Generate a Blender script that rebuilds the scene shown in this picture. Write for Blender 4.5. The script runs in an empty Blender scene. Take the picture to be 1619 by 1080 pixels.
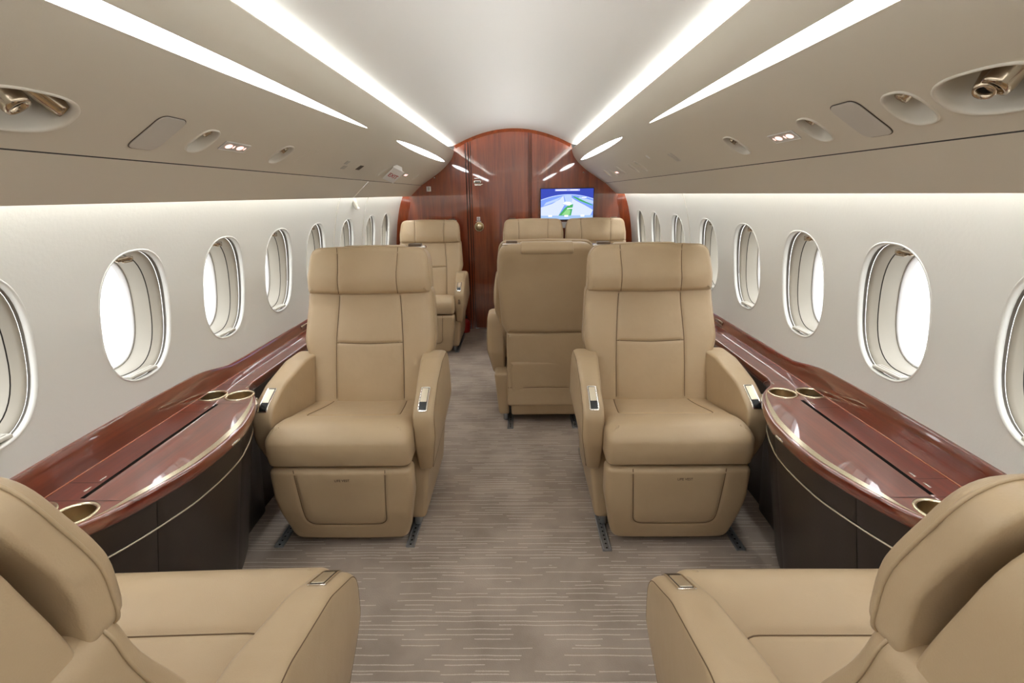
import bpy, bmesh, math, random
from mathutils import Vector, Matrix
from mathutils.geometry import delaunay_2d_cdt
random.seed(7)
scn = bpy.context.scene
COL = scn.collection
PI = math.pi
R_ = math.radians

# ---------------------------------------------------------------- camera
cam_d = bpy.data.cameras.new('camera')
cam = bpy.data.objects.new('camera', cam_d); COL.objects.link(cam)
cam_d.sensor_width = 36.0
cam_d.lens = 800.0 / 1619.0 * 36.0
cam_d.clip_start = 0.02
cam.location = (0.045, 0.0, 1.32)
cam.rotation_euler = (Matrix.Rotation(R_(0.863), 3, 'Z') @ Matrix.Rotation(R_(90 - 16.262), 3, 'X')
                      @ Matrix.Rotation(R_(-0.75), 3, 'Z')).to_euler()
scn.camera = cam

# ---------------------------------------------------------------- world / exposure
scn.view_settings.view_transform = 'Standard'
scn.view_settings.look = 'None'
scn.view_settings.gamma = 1.0
scn.view_settings.exposure = 0.6
scn.view_settings.use_curve_mapping = False
world = bpy.data.worlds.new('overcast_sky'); scn.world = world
world.use_nodes = True
bg = world.node_tree.nodes['Background']
wt = world.node_tree
_tc = wt.nodes.new('ShaderNodeTexCoord'); _sp = wt.nodes.new('ShaderNodeSeparateXYZ'); _rp = wt.nodes.new('ShaderNodeValToRGB')
_mr = wt.nodes.new('ShaderNodeMapRange'); _mr.inputs[1].default_value = -0.1; _mr.inputs[2].default_value = 0.5
wt.links.new(_tc.outputs['Generated'], _sp.inputs[0]); wt.links.new(_sp.outputs[2], _mr.inputs[0]); wt.links.new(_mr.outputs[0], _rp.inputs[0])
_rp.color_ramp.elements[0].color = (0.50, 0.50, 0.49, 1)      # pale apron below the horizon
_rp.color_ramp.elements[1].color = (0.95, 0.97, 1.0, 1)       # overcast sky
wt.links.new(_rp.outputs[0], bg.inputs[0])
bg.inputs[1].default_value = 3.0
scn.cycles.max_bounces = 10
scn.cycles.diffuse_bounces = 6
scn.cycles.glossy_bounces = 4
scn.cycles.transparent_max_bounces = 12
scn.cycles.caustics_reflective = False
scn.cycles.caustics_refractive = False

COVE_W = 21.0       # emission of the cove strips beside the vault
WASH_W = 17.0       # emission of the wall-wash strips behind the overhead lip
LENS_W = 12.0       # emission of the long ceiling lenses

# ---------------------------------------------------------------- materials
MATS = {}
def nodes(name):
    m = bpy.data.materials.new(name); m.use_nodes = True
    nt = m.node_tree
    return m, nt, nt.nodes['Principled BSDF']
def plain(name, col, rough=0.5, metal=0.0, coat=0.0, bump=None, emit=None, spec=0.5):
    m, nt, b = nodes(name)
    b.inputs['Base Color'].default_value = (*col, 1)
    b.inputs['Roughness'].default_value = rough
    b.inputs['Metallic'].default_value = metal
    b.inputs['Coat Weight'].default_value = coat
    b.inputs['Coat Roughness'].default_value = 0.04
    b.inputs['Specular IOR Level'].default_value = spec
    if emit:
        b.inputs['Emission Color'].default_value = (*emit[0], 1)
        b.inputs['Emission Strength'].default_value = emit[1]
    if bump:
        sc_, st, det = bump
        tc = nt.nodes.new('ShaderNodeTexCoord')
        n = nt.nodes.new('ShaderNodeTexNoise'); n.inputs['Scale'].default_value = sc_; n.inputs['Detail'].default_value = det
        bp = nt.nodes.new('ShaderNodeBump'); bp.inputs['Strength'].default_value = st; bp.inputs['Distance'].default_value = 0.004
        nt.links.new(tc.outputs['Object'], n.inputs['Vector'])
        nt.links.new(n.outputs['Fac'], bp.inputs['Height'])
        nt.links.new(bp.outputs['Normal'], b.inputs['Normal'])
    MATS[name] = m
    return m
def leather(name, c1, c2, rough):
    m, nt, b = nodes(name)
    tc = nt.nodes.new('ShaderNodeTexCoord')
    n = nt.nodes.new('ShaderNodeTexNoise'); n.inputs['Scale'].default_value = 5; n.inputs['Detail'].default_value = 3
    r = nt.nodes.new('ShaderNodeValToRGB')
    r.color_ramp.elements[0].position = 0.3; r.color_ramp.elements[0].color = (*c1, 1)
    r.color_ramp.elements[1].position = 0.7; r.color_ramp.elements[1].color = (*c2, 1)
    n2 = nt.nodes.new('ShaderNodeTexVoronoi'); n2.inputs['Scale'].default_value = 420
    n3 = nt.nodes.new('ShaderNodeTexNoise'); n3.inputs['Scale'].default_value = 14; n3.inputs['Detail'].default_value = 2
    bp = nt.nodes.new('ShaderNodeBump'); bp.inputs['Strength'].default_value = 0.10; bp.inputs['Distance'].default_value = 0.0015
    bp2 = nt.nodes.new('ShaderNodeBump'); bp2.inputs['Strength'].default_value = 0.13; bp2.inputs['Distance'].default_value = 0.02
    L = nt.links.new
    L(tc.outputs['Object'], n.inputs['Vector']); L(tc.outputs['Object'], n2.inputs['Vector']); L(tc.outputs['Object'], n3.inputs['Vector'])
    L(n.outputs['Fac'], r.inputs['Fac']); L(r.outputs['Color'], b.inputs['Base Color'])
    L(n3.outputs['Fac'], bp2.inputs['Height']); L(n2.outputs['Distance'], bp.inputs['Height'])
    L(bp2.outputs['Normal'], bp.inputs['Normal']); L(bp.outputs['Normal'], b.inputs['Normal'])
    b.inputs['Roughness'].default_value = rough
    b.inputs['Specular IOR Level'].default_value = 0.45
    MATS[name] = m
    return m
def wood(name, c1, c2, axis, rough=0.3, ior=1.6):
    m, nt, b = nodes(name)
    L = nt.links.new
    tc = nt.nodes.new('ShaderNodeTexCoord')
    mp = nt.nodes.new('ShaderNodeMapping')
    sc_ = [14, 14, 14]; sc_[axis] = 0.9
    mp.inputs['Scale'].default_value = sc_
    n = nt.nodes.new('ShaderNodeTexNoise'); n.inputs['Scale'].default_value = 1.6; n.inputs['Detail'].default_value = 6; n.inputs['Distortion'].default_value = 0.6
    mp2 = nt.nodes.new('ShaderNodeMapping')
    sc2 = [160, 160, 160]; sc2[axis] = 5
    mp2.inputs['Scale'].default_value = sc2
    n2 = nt.nodes.new('ShaderNodeTexNoise'); n2.inputs['Scale'].default_value = 1.0; n2.inputs['Detail'].default_value = 2
    mx = nt.nodes.new('ShaderNodeMix'); mx.data_type = 'FLOAT'; mx.inputs[0].default_value = 0.3
    r = nt.nodes.new('ShaderNodeValToRGB')
    r.color_ramp.elements[0].position = 0.3; r.color_ramp.elements[0].color = (*c1, 1)
    r.color_ramp.elements[1].position = 0.72; r.color_ramp.elements[1].color = (*c2, 1)
    L(tc.outputs['Object'], mp.inputs[0]); L(tc.outputs['Object'], mp2.inputs[0])
    L(mp.outputs[0], n.inputs['Vector']); L(mp2.outputs[0], n2.inputs['Vector'])
    L(n.outputs['Fac'], mx.inputs[2]); L(n2.outputs['Fac'], mx.inputs[3])
    L(mx.outputs[0], r.inputs['Fac']); L(r.outputs['Color'], b.inputs['Base Color'])
    b.inputs['Roughness'].default_value = rough
    b.inputs['Coat Weight'].default_value = 1.0
    b.inputs['Coat Roughness'].default_value = 0.03
    b.inputs['Coat IOR'].default_value = ior
    MATS[name] = m
    return m
def carpet(name):
    m, nt, b = nodes(name)
    L = nt.links.new
    def math_(op, a=None, c=None, v0=None, v1=None):
        n = nt.nodes.new('ShaderNodeMath'); n.operation = op
        if a is not None: L(a, n.inputs[0])
        elif v0 is not None: n.inputs[0].default_value = v0
        if c is not None: L(c, n.inputs[1])
        elif v1 is not None: n.inputs[1].default_value = v1
        return n.outputs[0]
    tc = nt.nodes.new('ShaderNodeTexCoord')
    sp = nt.nodes.new('ShaderNodeSeparateXYZ'); L(tc.outputs['Object'], sp.inputs[0])
    wob = nt.nodes.new('ShaderNodeTexNoise'); wob.inputs['Scale'].default_value = 9; wob.inputs['Detail'].default_value = 1
    L(tc.outputs['Object'], wob.inputs['Vector'])
    y = math_('ADD', sp.outputs[1], math_('MULTIPLY', wob.outputs['Fac'], v1=0.008))
    fine = nt.nodes.new('ShaderNodeTexNoise'); fine.inputs['Scale'].default_value = 260; fine.inputs['Detail'].default_value = 1
    L(tc.outputs['Object'], fine.inputs['Vector'])
    y2 = math_('ADD', y, math_('MULTIPLY', fine.outputs['Fac'], v1=0.0022))
    q = math_('DIVIDE', y2, v1=0.0172)
    row = math_('FLOOR', q); fr = math_('FRACT', q)
    wn = nt.nodes.new('ShaderNodeTexWhiteNoise'); wn.noise_dimensions = '1D'; L(row, wn.inputs['W'])
    off = math_('MULTIPLY', wn.outputs['Value'], v1=0.62)
    d = math_('ABSOLUTE', math_('SUBTRACT', math_('SUBTRACT', fr, off), v1=0.12))
    line = math_('LESS_THAN', d, v1=0.085)
    cx = nt.nodes.new('ShaderNodeCombineXYZ')
    L(math_('MULTIPLY', sp.outputs[0], v1=5.5), cx.inputs[0]); L(math_('MULTIPLY', row, v1=3.71), cx.inputs[1])
    dn = nt.nodes.new('ShaderNodeTexNoise'); dn.inputs['Scale'].default_value = 1.0; dn.inputs['Detail'].default_value = 0
    L(cx.outputs[0], dn.inputs['Vector'])
    dash = math_('GREATER_THAN', dn.outputs['Fac'], v1=0.47)
    mask = math_('MULTIPLY', math_('MULTIPLY', line, dash), v1=0.62)
    pat = nt.nodes.new('ShaderNodeTexNoise'); pat.inputs['Scale'].default_value = 4.5; pat.inputs['Detail'].default_value = 4
    L(tc.outputs['Object'], pat.inputs['Vector'])
    r = nt.nodes.new('ShaderNodeValToRGB')
    r.color_ramp.elements[0].position = 0.32; r.color_ramp.elements[0].color = (0.31, 0.253, 0.208, 1)
    r.color_ramp.elements[1].position = 0.66; r.color_ramp.elements[1].color = (0.44, 0.368, 0.308, 1)
    L(pat.outputs['Fac'], r.inputs['Fac'])
    mx = nt.nodes.new('ShaderNodeMix'); mx.data_type = 'RGBA'
    L(mask, mx.inputs[0]); L(r.outputs['Color'], mx.inputs[6]); mx.inputs[7].default_value = (0.78, 0.70, 0.60, 1)
    L(mx.outputs[2], b.inputs['Base Color'])
    hs = math_('ADD', fine.outputs['Fac'], math_('MULTIPLY', mask, v1=0.8))
    bp = nt.nodes.new('ShaderNodeBump'); bp.inputs['Strength'].default_value = 0.35; bp.inputs['Distance'].default_value = 0.004
    L(hs, bp.inputs['Height']); L(bp.outputs['Normal'], b.inputs['Normal'])
    b.inputs['Roughness'].default_value = 0.95
    b.inputs['Specular IOR Level'].default_value = 0.1
    b.inputs['Sheen Weight'].default_value = 0.15
    MATS[name] = m
    return m
def glow(name, col, s):
    m = bpy.data.materials.new(name); m.use_nodes = True
    nt = m.node_tree; nt.nodes.clear()
    e = nt.nodes.new('ShaderNodeEmission'); o = nt.nodes.new('ShaderNodeOutputMaterial')
    e.inputs[0].default_value = (*col, 1); e.inputs[1].default_value = s
    nt.links.new(e.outputs[0], o.inputs[0]); MATS[name] = m
    return m
def glass(name):
    m = bpy.data.materials.new(name); m.use_nodes = True
    nt = m.node_tree; nt.nodes.clear()
    t = nt.nodes.new('ShaderNodeBsdfTransparent'); g = nt.nodes.new('ShaderNodeBsdfGlossy')
    g.inputs['Roughness'].default_value = 0.02
    mx = nt.nodes.new('ShaderNodeMixShader'); o = nt.nodes.new('ShaderNodeOutputMaterial')
    mx.inputs[0].default_value = 0.05; nt.links.new(t.outputs[0], mx.inputs[1]); nt.links.new(g.outputs[0], mx.inputs[2])
    nt.links.new(mx.outputs[0], o.inputs[0]); MATS[name] = m
    return m
leather('leather', (0.465, 0.345, 0.210), (0.505, 0.38, 0.235), 0.42)
plain('seam', (0.16, 0.10, 0.05), 0.7)
plain('stitch', (0.62, 0.48, 0.31), 0.6)
wood('wood_v', (0.13, 0.017, 0.005), (0.35, 0.068, 0.015), 2, ior=1.85)
wood('wood_y', (0.095, 0.011, 0.004), (0.23, 0.033, 0.009), 1, ior=2.2)
plain('wood_highlight', (0.42, 0.13, 0.06), 0.25, coat=1.0)  # lighter red for the highlight painted along the ledge joint
plain('ceiling_white', (0.80, 0.80, 0.785), 0.75)
plain('overhead_beige', (0.62, 0.575, 0.485), 0.6, bump=(300, 0.04, 1))
plain('wall_vinyl', (0.765, 0.772, 0.735), 0.55, bump=(90, 0.10, 3))
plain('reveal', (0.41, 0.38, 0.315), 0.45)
plain('reveal_pale', (0.62, 0.60, 0.54), 0.4)
plain('bowl_cream', (0.66, 0.62, 0.54), 0.5)
plain('gasket', (0.66, 0.65, 0.64), 0.4)
plain('dark_gap', (0.02, 0.016, 0.013), 0.8)
plain('dark_brown', (0.042, 0.031, 0.025), 0.33, bump=(120, 0.05, 2))
plain('gold', (0.80, 0.70, 0.50), 0.24, metal=1.0)
plain('gold_satin', (0.78, 0.70, 0.55), 0.36, metal=1.0)
plain('cup_bronze', (0.52, 0.42, 0.26), 0.32, metal=1.0)
plain('chrome', (0.82, 0.78, 0.72), 0.12, metal=1.0)
plain('bronze', (0.48, 0.40, 0.30), 0.18, metal=1.0)
plain('black', (0.012, 0.012, 0.012), 0.25)
plain('brown_tab', (0.13, 0.085, 0.05), 0.5)
plain('rail_metal', (0.36, 0.38, 0.40), 0.4, metal=0.85)
plain('speaker_grey', (0.55, 0.52, 0.47), 0.8, bump=(700, 0.2, 0))
plain('plate_white', (0.80, 0.79, 0.77), 0.4)
plain('slot_grey', (0.20, 0.185, 0.16), 0.6)
plain('plate_grey', (0.42, 0.39, 0.34), 0.5)
plain('red_paint', (0.45, 0.012, 0.012), 0.3)
plain('sign_red', (0.50, 0.03, 0.03), 0.5)
plain('print_dark', (0.06, 0.035, 0.02), 0.6)
carpet('carpet')
glass('glass')
glow('cove_led', (1.0, 0.995, 0.97), COVE_W)
glow('wash_led', (0.98, 0.99, 1.0), WASH_W)
glow('lens_led', (0.95, 0.97, 1.0), LENS_W)
glow('sign_led', (1.0, 0.50, 0.42), 1.7)

# ---------------------------------------------------------------- mesh helpers
def link(name, me, mat=None, parent=None, smooth=True, loc=None, mats=None):
    o = bpy.data.objects.new(name, me)
    COL.objects.link(o)
    if not me.materials:
        for m in (mats or [mat]):
            if m: me.materials.append(MATS[m])
    if parent is not None: o.parent = parent
    if loc is not None: o.location = loc
    return o
def mesh(name, verts, faces, mat=None, smooth=True, fix=True, sharp=None):
    me = bpy.data.meshes.new(name)
    me.from_pydata([tuple(v) for v in verts], [], faces)
    if fix:
        bm = bmesh.new(); bm.from_mesh(me)
        bmesh.ops.remove_doubles(bm, verts=bm.verts, dist=1e-6)
        bmesh.ops.recalc_face_normals(bm, faces=bm.faces)
        bm.to_mesh(me); bm.free()
    if smooth:
        me.polygons.foreach_set('use_smooth', [True] * len(me.polygons))
        if sharp: me.set_sharp_from_angle(angle=R_(sharp))
    if mat: me.materials.append(MATS[mat])
    me.update()
    return me
def add(name, verts, faces, mat, parent=None, smooth=True, fix=True, sharp=None):
    return link(name, mesh(name, verts, faces, mat, smooth, fix, sharp), None, parent)
def empty(name, loc=(0, 0, 0), rz=0.0):
    o = bpy.data.objects.new(name, None); COL.objects.link(o)
    o.empty_display_size = 0.05
    o.location = loc; o.rotation_euler = (0, 0, rz)
    return o
def tag(o, label=None, cat=None, group=None, kind=None):
    if label: o['label'] = label
    if cat: o['category'] = cat
    if group: o['group'] = group
    if kind: o['kind'] = kind
    return o
def lerp(a, b, t): return a + (b - a) * t
def interp(tab, x):
    if x <= tab[0][0]: return tab[0][1]
    for (a, va), (b, vb) in zip(tab, tab[1:]):
        if x <= b: return va + (vb - va) * (x - a) / (b - a)
    return tab[-1][1]
def smooth_interp(tab, x):          # monotone-ish cubic through a table
    n = len(tab)
    if x <= tab[0][0]: return tab[0][1]
    if x >= tab[-1][0]: return tab[-1][1]
    for i in range(n - 1):
        if x <= tab[i + 1][0]: break
    def sl(k):
        if k == 0 or k == n - 1: return 0.0
        s0 = (tab[k][1] - tab[k - 1][1]) / (tab[k][0] - tab[k - 1][0]); s1 = (tab[k + 1][1] - tab[k][1]) / (tab[k + 1][0] - tab[k][0])
        return 0.0 if s0 * s1 <= 0 else 2 * s0 * s1 / (s0 + s1)
    h = tab[i + 1][0] - tab[i][0]; t = (x - tab[i][0]) / h
    a, b = tab[i][1], tab[i + 1][1]; ma, mb = sl(i) * h, sl(i + 1) * h
    return (2*t**3 - 3*t*t + 1) * a + (t**3 - 2*t*t + t) * ma + (-2*t**3 + 3*t*t) * b + (t**3 - t*t) * mb
def rpoly(pts, step=0.012, seg=7):
    """polygon with per-corner radius -> dense closed outline"""
    n = len(pts); out = []
    for i in range(n):
        p = Vector(pts[i][:2]); r = pts[i][2] if len(pts[i]) > 2 else 0
        a = Vector(pts[i - 1][:2]); b = Vector(pts[(i + 1) % n][:2])
        if r <= 0: out.append(p); continue
        u = (a - p).normalized(); v = (b - p).normalized()
        ang = math.acos(max(-1, min(1, u.dot(v))))
        if ang > PI - 0.02: out.append(p); continue
        d = min(r / math.tan(ang / 2), (a - p).length * 0.48, (b - p).length * 0.48)
        p0 = p + u * d; p1 = p + v * d
        for k in range(seg + 1):
            t = k / seg
            out.append(p0 * (1 - t) ** 2 + p * 2 * t * (1 - t) * 0.92 + p1 * t * t + ((p0 + p1) * 0.5) * 2 * t * (1 - t) * 0.08)
    res = []
    for i in range(len(out)):
        a = out[i]; b = out[(i + 1) % len(out)]
        L = (b - a).length
        if L < 1e-6: continue
        k = max(1, int(round(L / step)))
        for j in range(k): res.append(a.lerp(b, j / k))
    area = sum(res[i].x * res[(i + 1) % len(res)].y - res[(i + 1) % len(res)].x * res[i].y for i in range(len(res)))
    if area < 0: res.reverse()
    return res
def inset(poly, d):
    n = len(poly); out = []
    for i in range(n):
        t = poly[(i + 1) % n] - poly[i - 1]
        if t.length < 1e-9: out.append(poly[i].copy()); continue
        t.normalize()
        out.append(poly[i] + Vector((-t.y, t.x)) * d)
    return out
def inside(p, poly):
    c = False; n = len(poly); j = n - 1
    for i in range(n):
        a, b = poly[i], poly[j]
        if (a.y > p.y) != (b.y > p.y) and p.x < (b.x - a.x) * (p.y - a.y) / (b.y - a.y) + a.x: c = not c
        j = i
    return c
def seg_dist(p, a, b):
    ab = b - a; t = max(0, min(1, (p - a).dot(ab) / max(1e-12, ab.length_squared)))
    return (p - a - ab * t).length
def line_dist(p, lines):
    m = 9.0
    for ln in lines:
        for a, b in zip(ln, ln[1:]): m = min(m, seg_dist(p, a, b))
    return m
def dense(ln, step):
    out = []
    for a, b in zip(ln, ln[1:]):
        k = max(1, int((b - a).length / step))
        for j in range(k): out.append(a.lerp(b, j / k))
    out.append(ln[-1]); return out
def fill(ring, extra):
    """constrained triangulation of the inside of a ring with extra points; returns pts, faces (first len(ring) pts are the ring)"""
    n = len(ring)
    co = [Vector((p.x, p.y)) for p in ring] + [Vector((p.x, p.y)) for p in extra]
    v, e, f, ov, oe, of = delaunay_2d_cdt(co, [], [list(range(n))], 1, 1e-6)
    mp = {}; pts = list(ring)
    for i, o in enumerate(ov):
        rr = [k for k in o if k < n]
        if rr: mp[i] = rr[0]
        else: mp[i] = len(pts); pts.append(Vector(v[i]))
    return pts, [[mp[k] for k in t] for t in f]
def slab(outline, T, rf, rb, fmap, grid=0.025, seams=(), gd=0.005, gw=0.006, puff=None, seg=5, back_grid=None):
    """a padded slab: outline in (a, b), thickness t 0..T, rounded edges rf (front, t=T) and rb (back); fmap(a, b, t) -> 3D.
    seams: polylines pressed into the front; puff(a, b) extra front height"""
    n = len(outline)
    def disp(p):
        d = 0.0
        if seams:
            dd = line_dist(p, seams); d -= gd * math.exp(-(dd / gw) ** 2)
        if puff: d += puff(p.x, p.y)
        return d
    rings = []
    for k in range(seg + 1):
        a = PI / 2 * k / seg
        rings.append((rb * (1 - math.sin(a)), rb * (1 - math.cos(a))))
    rings = [(rb * (1 - math.sin(PI / 2 * k / seg)), rb * (1 - math.cos(PI / 2 * k / seg))) for k in range(seg + 1)]
    m = 2
    for j in range(1, m): rings.append((0, lerp(rb, T - rf, j / m)))
    rings += [(rf * (1 - math.cos(PI / 2 * k / seg)), T - rf + rf * math.sin(PI / 2 * k / seg)) for k in range(seg + 1)]
    verts = []; faces = []
    last = None
    for q, (ins, t) in enumerate(rings):
        rp = inset(outline, ins) if ins > 1e-9 else outline
        w = 0.0 if t < T - rf else (t - (T - rf)) / max(rf, 1e-9)
        base = len(verts)
        for p in rp: verts.append(fmap(p.x, p.y, t + disp(p) * w))
        if last is not None:
            for i in range(n): faces.append([last + i, last + (i + 1) % n, base + (i + 1) % n, base + i])
        last = base
    front = inset(outline, rf); back = inset(outline, rb)
    xs = [p.x for p in front]; ys = [p.y for p in front]
    def gridpts(poly, g):
        out = []; x0, x1, y0, y1 = min(p.x for p in poly), max(p.x for p in poly), min(p.y for p in poly), max(p.y for p in poly)
        y = y0 + g * 0.5; odd = 0
        inner = inset(poly, g * 0.45)
        while y < y1:
            x = x0 + g * (0.5 if odd else 0.25)
            while x < x1:
                p = Vector((x, y))
                if inside(p, inner): out.append(p)
                x += g
            y += g * 0.9; odd ^= 1
        return out
    ex = [p for p in gridpts(front, grid) if not seams or line_dist(p, seams) > gw * 3]
    inner = inset(front, 0.002)
    for s in seams:
        ds = dense(s, max(0.008, grid * 0.4))
        for i, p in enumerate(ds):
            t = (ds[min(i + 1, len(ds) - 1)] - ds[max(i - 1, 0)])
            if t.length < 1e-9: continue
            t.normalize(); nn = Vector((-t.y, t.x))
            for o in (0, -gw * 0.6, gw * 0.6, -gw * 1.3, gw * 1.3, -gw * 2.4, gw * 2.4):
                r = p + nn * o
                if inside(r, inner): ex.append(r)
    pts, fs = fill(front, ex)
    base = last
    mp = [base + i for i in range(n)]
    for p in pts[n:]:
        mp.append(len(verts)); verts.append(fmap(p.x, p.y, T + disp(p)))
    faces += [[mp[i] for i in f] for f in fs]
    pts, fs = fill(back, gridpts(back, back_grid or max(grid * 2, 0.04)))
    mp = list(range(n))
    for p in pts[n:]:
        mp.append(len(verts)); verts.append(fmap(p.x, p.y, 0.0))
    faces += [[mp[i] for i in reversed(f)] for f in fs]
    return verts, faces
def tube(path, r, k=6, closed=False):
    """tube of radius r round a 3D path; r may be a list"""
    n = len(path); path = [Vector(p) for p in path]; verts = []; faces = []
    up = Vector((0, 0, 1)); prev = None
    for i in range(n):
        a = path[(i - 1) % n] if closed or i > 0 else path[0]; b = path[(i + 1) % n] if closed or i < n - 1 else path[-1]
        t = (b - a); t = t.normalized() if t.length > 1e-9 else Vector((0, 1, 0))
        if prev is None:
            ref = up if abs(t.z) < 0.9 else Vector((1, 0, 0)); u = t.cross(ref).normalized()
        else:
            u = (prev - t * prev.dot(t)); u = u.normalized() if u.length > 1e-6 else prev
        prev = u; v = t.cross(u)
        rr = r[i] if isinstance(r, (list, tuple)) else r
        for j in range(k):
            an = 2 * PI * j / k
            verts.append(path[i] + (u * math.cos(an) + v * math.sin(an)) * rr)
    m = n if closed else n - 1
    for i in range(m):
        for j in range(k):
            faces.append([i * k + j, i * k + (j + 1) % k, ((i + 1) % n) * k + (j + 1) % k, ((i + 1) % n) * k + j])
    if not closed: faces += [list(range(k))[::-1], [(n - 1) * k + j for j in range(k)]]
    return verts, faces
def loft(loops, cap0=False, cap1=False, closed=True):
    verts = [tuple(p) for l in loops for p in l]; n = len(loops[0]); faces = []
    for q in range(len(loops) - 1):
        for i in range(n if closed else n - 1):
            faces.append([q * n + i, q * n + (i + 1) % n, (q + 1) * n + (i + 1) % n, (q + 1) * n + i])
    if cap0: faces.append(list(range(n))[::-1])
    if cap1: faces.append([(len(loops) - 1) * n + i for i in range(n)])
    return verts, faces
def box(c, s, r=0.0, seg=2):
    """box with centre c and full size s, edges rounded"""
    bm = bmesh.new(); bmesh.ops.create_cube(bm, size=1)
    for v in bm.verts: v.co = Vector((v.co.x * s[0], v.co.y * s[1], v.co.z * s[2]))
    if r > 0: bmesh.ops.bevel(bm, geom=list(bm.edges), offset=r, segments=seg, affect='EDGES', profile=0.5)
    vs = [v.co + Vector(c) for v in bm.verts]; bm.verts.index_update()
    fs = [[v.index for v in f.verts] for f in bm.faces]; bm.free()
    return vs, fs
def join(*parts):
    V = []; F = []
    for v, f in parts:
        b = len(V); V += list(v); F += [[i + b for i in q] for q in f]
    return V, F
def sheet(u0, u1, v0, v1, du, dv, fmap, holes=(), edges_v=()):
    """surface over (u, v) with polygon holes; fmap(u, v) -> 3D"""
    nu = max(1, int(round((u1 - u0) / du))); nv = max(1, int(round((v1 - v0) / dv)))
    pts = []
    def near(p):
        for h, bb in zip(holes, bbs):
            if bb[0] < p.x < bb[1] and bb[2] < p.y < bb[3]:
                if inside(p, h): return True
                m = min((p - q).length_squared for q in h)
                if m < 1e-5: return True
        return False
    bbs = [(min(p.x for p in h) - .01, max(p.x for p in h) + .01, min(p.y for p in h) - .01, max(p.y for p in h) + .01) for h in holes]
    for i in range(nu + 1):
        for j in range(nv + 1):
            p = Vector((lerp(u0, u1, i / nu), lerp(v0, v1, j / nv)))
            if not near(p): pts.append(p)
    edges = []
    for h in holes:
        b = len(pts); pts += [Vector((p.x, p.y)) for p in h]
        edges += [(b + i, b + (i + 1) % len(h)) for i in range(len(h))]
    v, e, f, ov, oe, of = delaunay_2d_cdt(pts, edges, [], 0, 1e-7)
    fs = []
    for t in f:
        c = Vector((0, 0))
        for k in t: c += Vector(v[k])
        c /= len(t)
        if any(bb[0] < c.x < bb[1] and bb[2] < c.y < bb[3] and inside(c, h) for h, bb in zip(holes, bbs)): continue
        fs.append(list(t))
    return [fmap(p[0], p[1]) for p in v], fs
def oval(cx, cy, a, b, n=40, p=2.0, shear=0.0):
    out = []
    for i in range(n):
        t = 2 * PI * i / n; c, s = math.cos(t), math.sin(t)
        x = a * math.copysign(abs(c) ** (2 / p), c); y = b * math.copysign(abs(s) ** (2 / p), s)
        out.append(Vector((cx + x + shear * y, cy + y)))
    return out
def text_mesh(name, body, size, mat, extrude=0.0006):
    cu = bpy.data.curves.new(name, 'FONT'); cu.body = body; cu.size = size; cu.align_x = 'CENTER'; cu.align_y = 'CENTER'; cu.extrude = extrude
    o = bpy.data.objects.new(name, cu); COL.objects.link(o)
    dg = bpy.context.evaluated_depsgraph_get()
    me = bpy.data.meshes.new_from_object(o.evaluated_get(dg))
    bpy.data.objects.remove(o); bpy.data.curves.remove(cu)
    me.materials.clear(); me.materials.append(MATS[mat])
    return me

# ================================================================ the cabin shell
Y0, Y1 = -1.8, 5.0
PROF = [(.545, 1.71), (.567, 1.65), (.613, 1.592), (.676, 1.535), (.75, 1.484), (.868, 1.408), (.975, 1.31)]
PS = [0.0]
for a, b in zip(PROF, PROF[1:]): PS.append(PS[-1] + math.hypot(b[0] - a[0], b[1] - a[1]))
SC = PS[5]; SE = PS[6]
def psu_xz(s):
    tx = [(q, p[0]) for q, p in zip(PS, PROF)]; tz = [(q, p[1]) for q, p in zip(PS, PROF)]
    if s >= SC: return interp(tx, s), interp(tz, s)
    return smooth_interp2(tx, s), smooth_interp2(tz, s)
def smooth_interp2(tab, x):
    tab = tab[:6]; n = len(tab)
    i = 0
    while i < n - 2 and x > tab[i + 1][0]: i += 1
    def sl(k):
        a = max(0, k - 1); b = min(n - 1, k + 1)
        return (tab[b][1] - tab[a][1]) / (tab[b][0] - tab[a][0])
    h = tab[i + 1][0] - tab[i][0]; t = max(0, (x - tab[i][0]) / h); a, b = tab[i][1], tab[i + 1][1]; ma, mb = sl(i) * h, sl(i + 1) * h
    return (2*t**3 - 3*t*t + 1) * a + (t**3 - 2*t*t + t) * ma + (-2*t**3 + 3*t*t) * b + (t**3 - t*t) * mb
def psu_pt(side, s, y, h=0.0):
    """point on the overhead panel, raised h into the cabin"""
    x, z = psu_xz(s)
    if h:
        x1, z1 = psu_xz(min(SE, s + 0.004)); x0, z0 = psu_xz(max(0, s - 0.004))
        t = Vector((x1 - x0, z1 - z0)).normalized()
        n = Vector((t.y, -t.x)) * -1 if False else Vector((t.y, -t.x))
        if n.y > 0: n = -n
        x += n.x * h; z += n.y * h
    return Vector((side * x, y, z))

floor_v, floor_f = sheet(-1.22, 1.22, Y0, Y1, 0.3, 0.3, lambda u, v: (u, v, 0.0))
tag(add('floor', floor_v, floor_f, 'carpet', smooth=False), 'taupe cabin carpet with thin cream broken lines', None, None, 'structure')

# ceiling vault
def vault(x):
    x = abs(x)
    return 1.895 - 0.142 * (x / 0.54) ** 2 if x < 0.54 else 1.753 - 0.07 * (x - 0.54)
V = []; F = []
xs = [lerp(-.84, .84, i / 36) for i in range(37)]
ys = [lerp(Y0, Y1, i / 20) for i in range(21)]
for y in ys:
    for x in xs: V.append((x, y, vault(x)))
for j in range(20):
    for i in range(36): F.append([j * 37 + i, j * 37 + i + 1, (j + 1) * 37 + i + 1, (j + 1) * 37 + i])
tag(add('ceiling', V, F, 'ceiling_white'), 'white vaulted cabin ceiling between the cove lights', None, None, 'structure')

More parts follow.
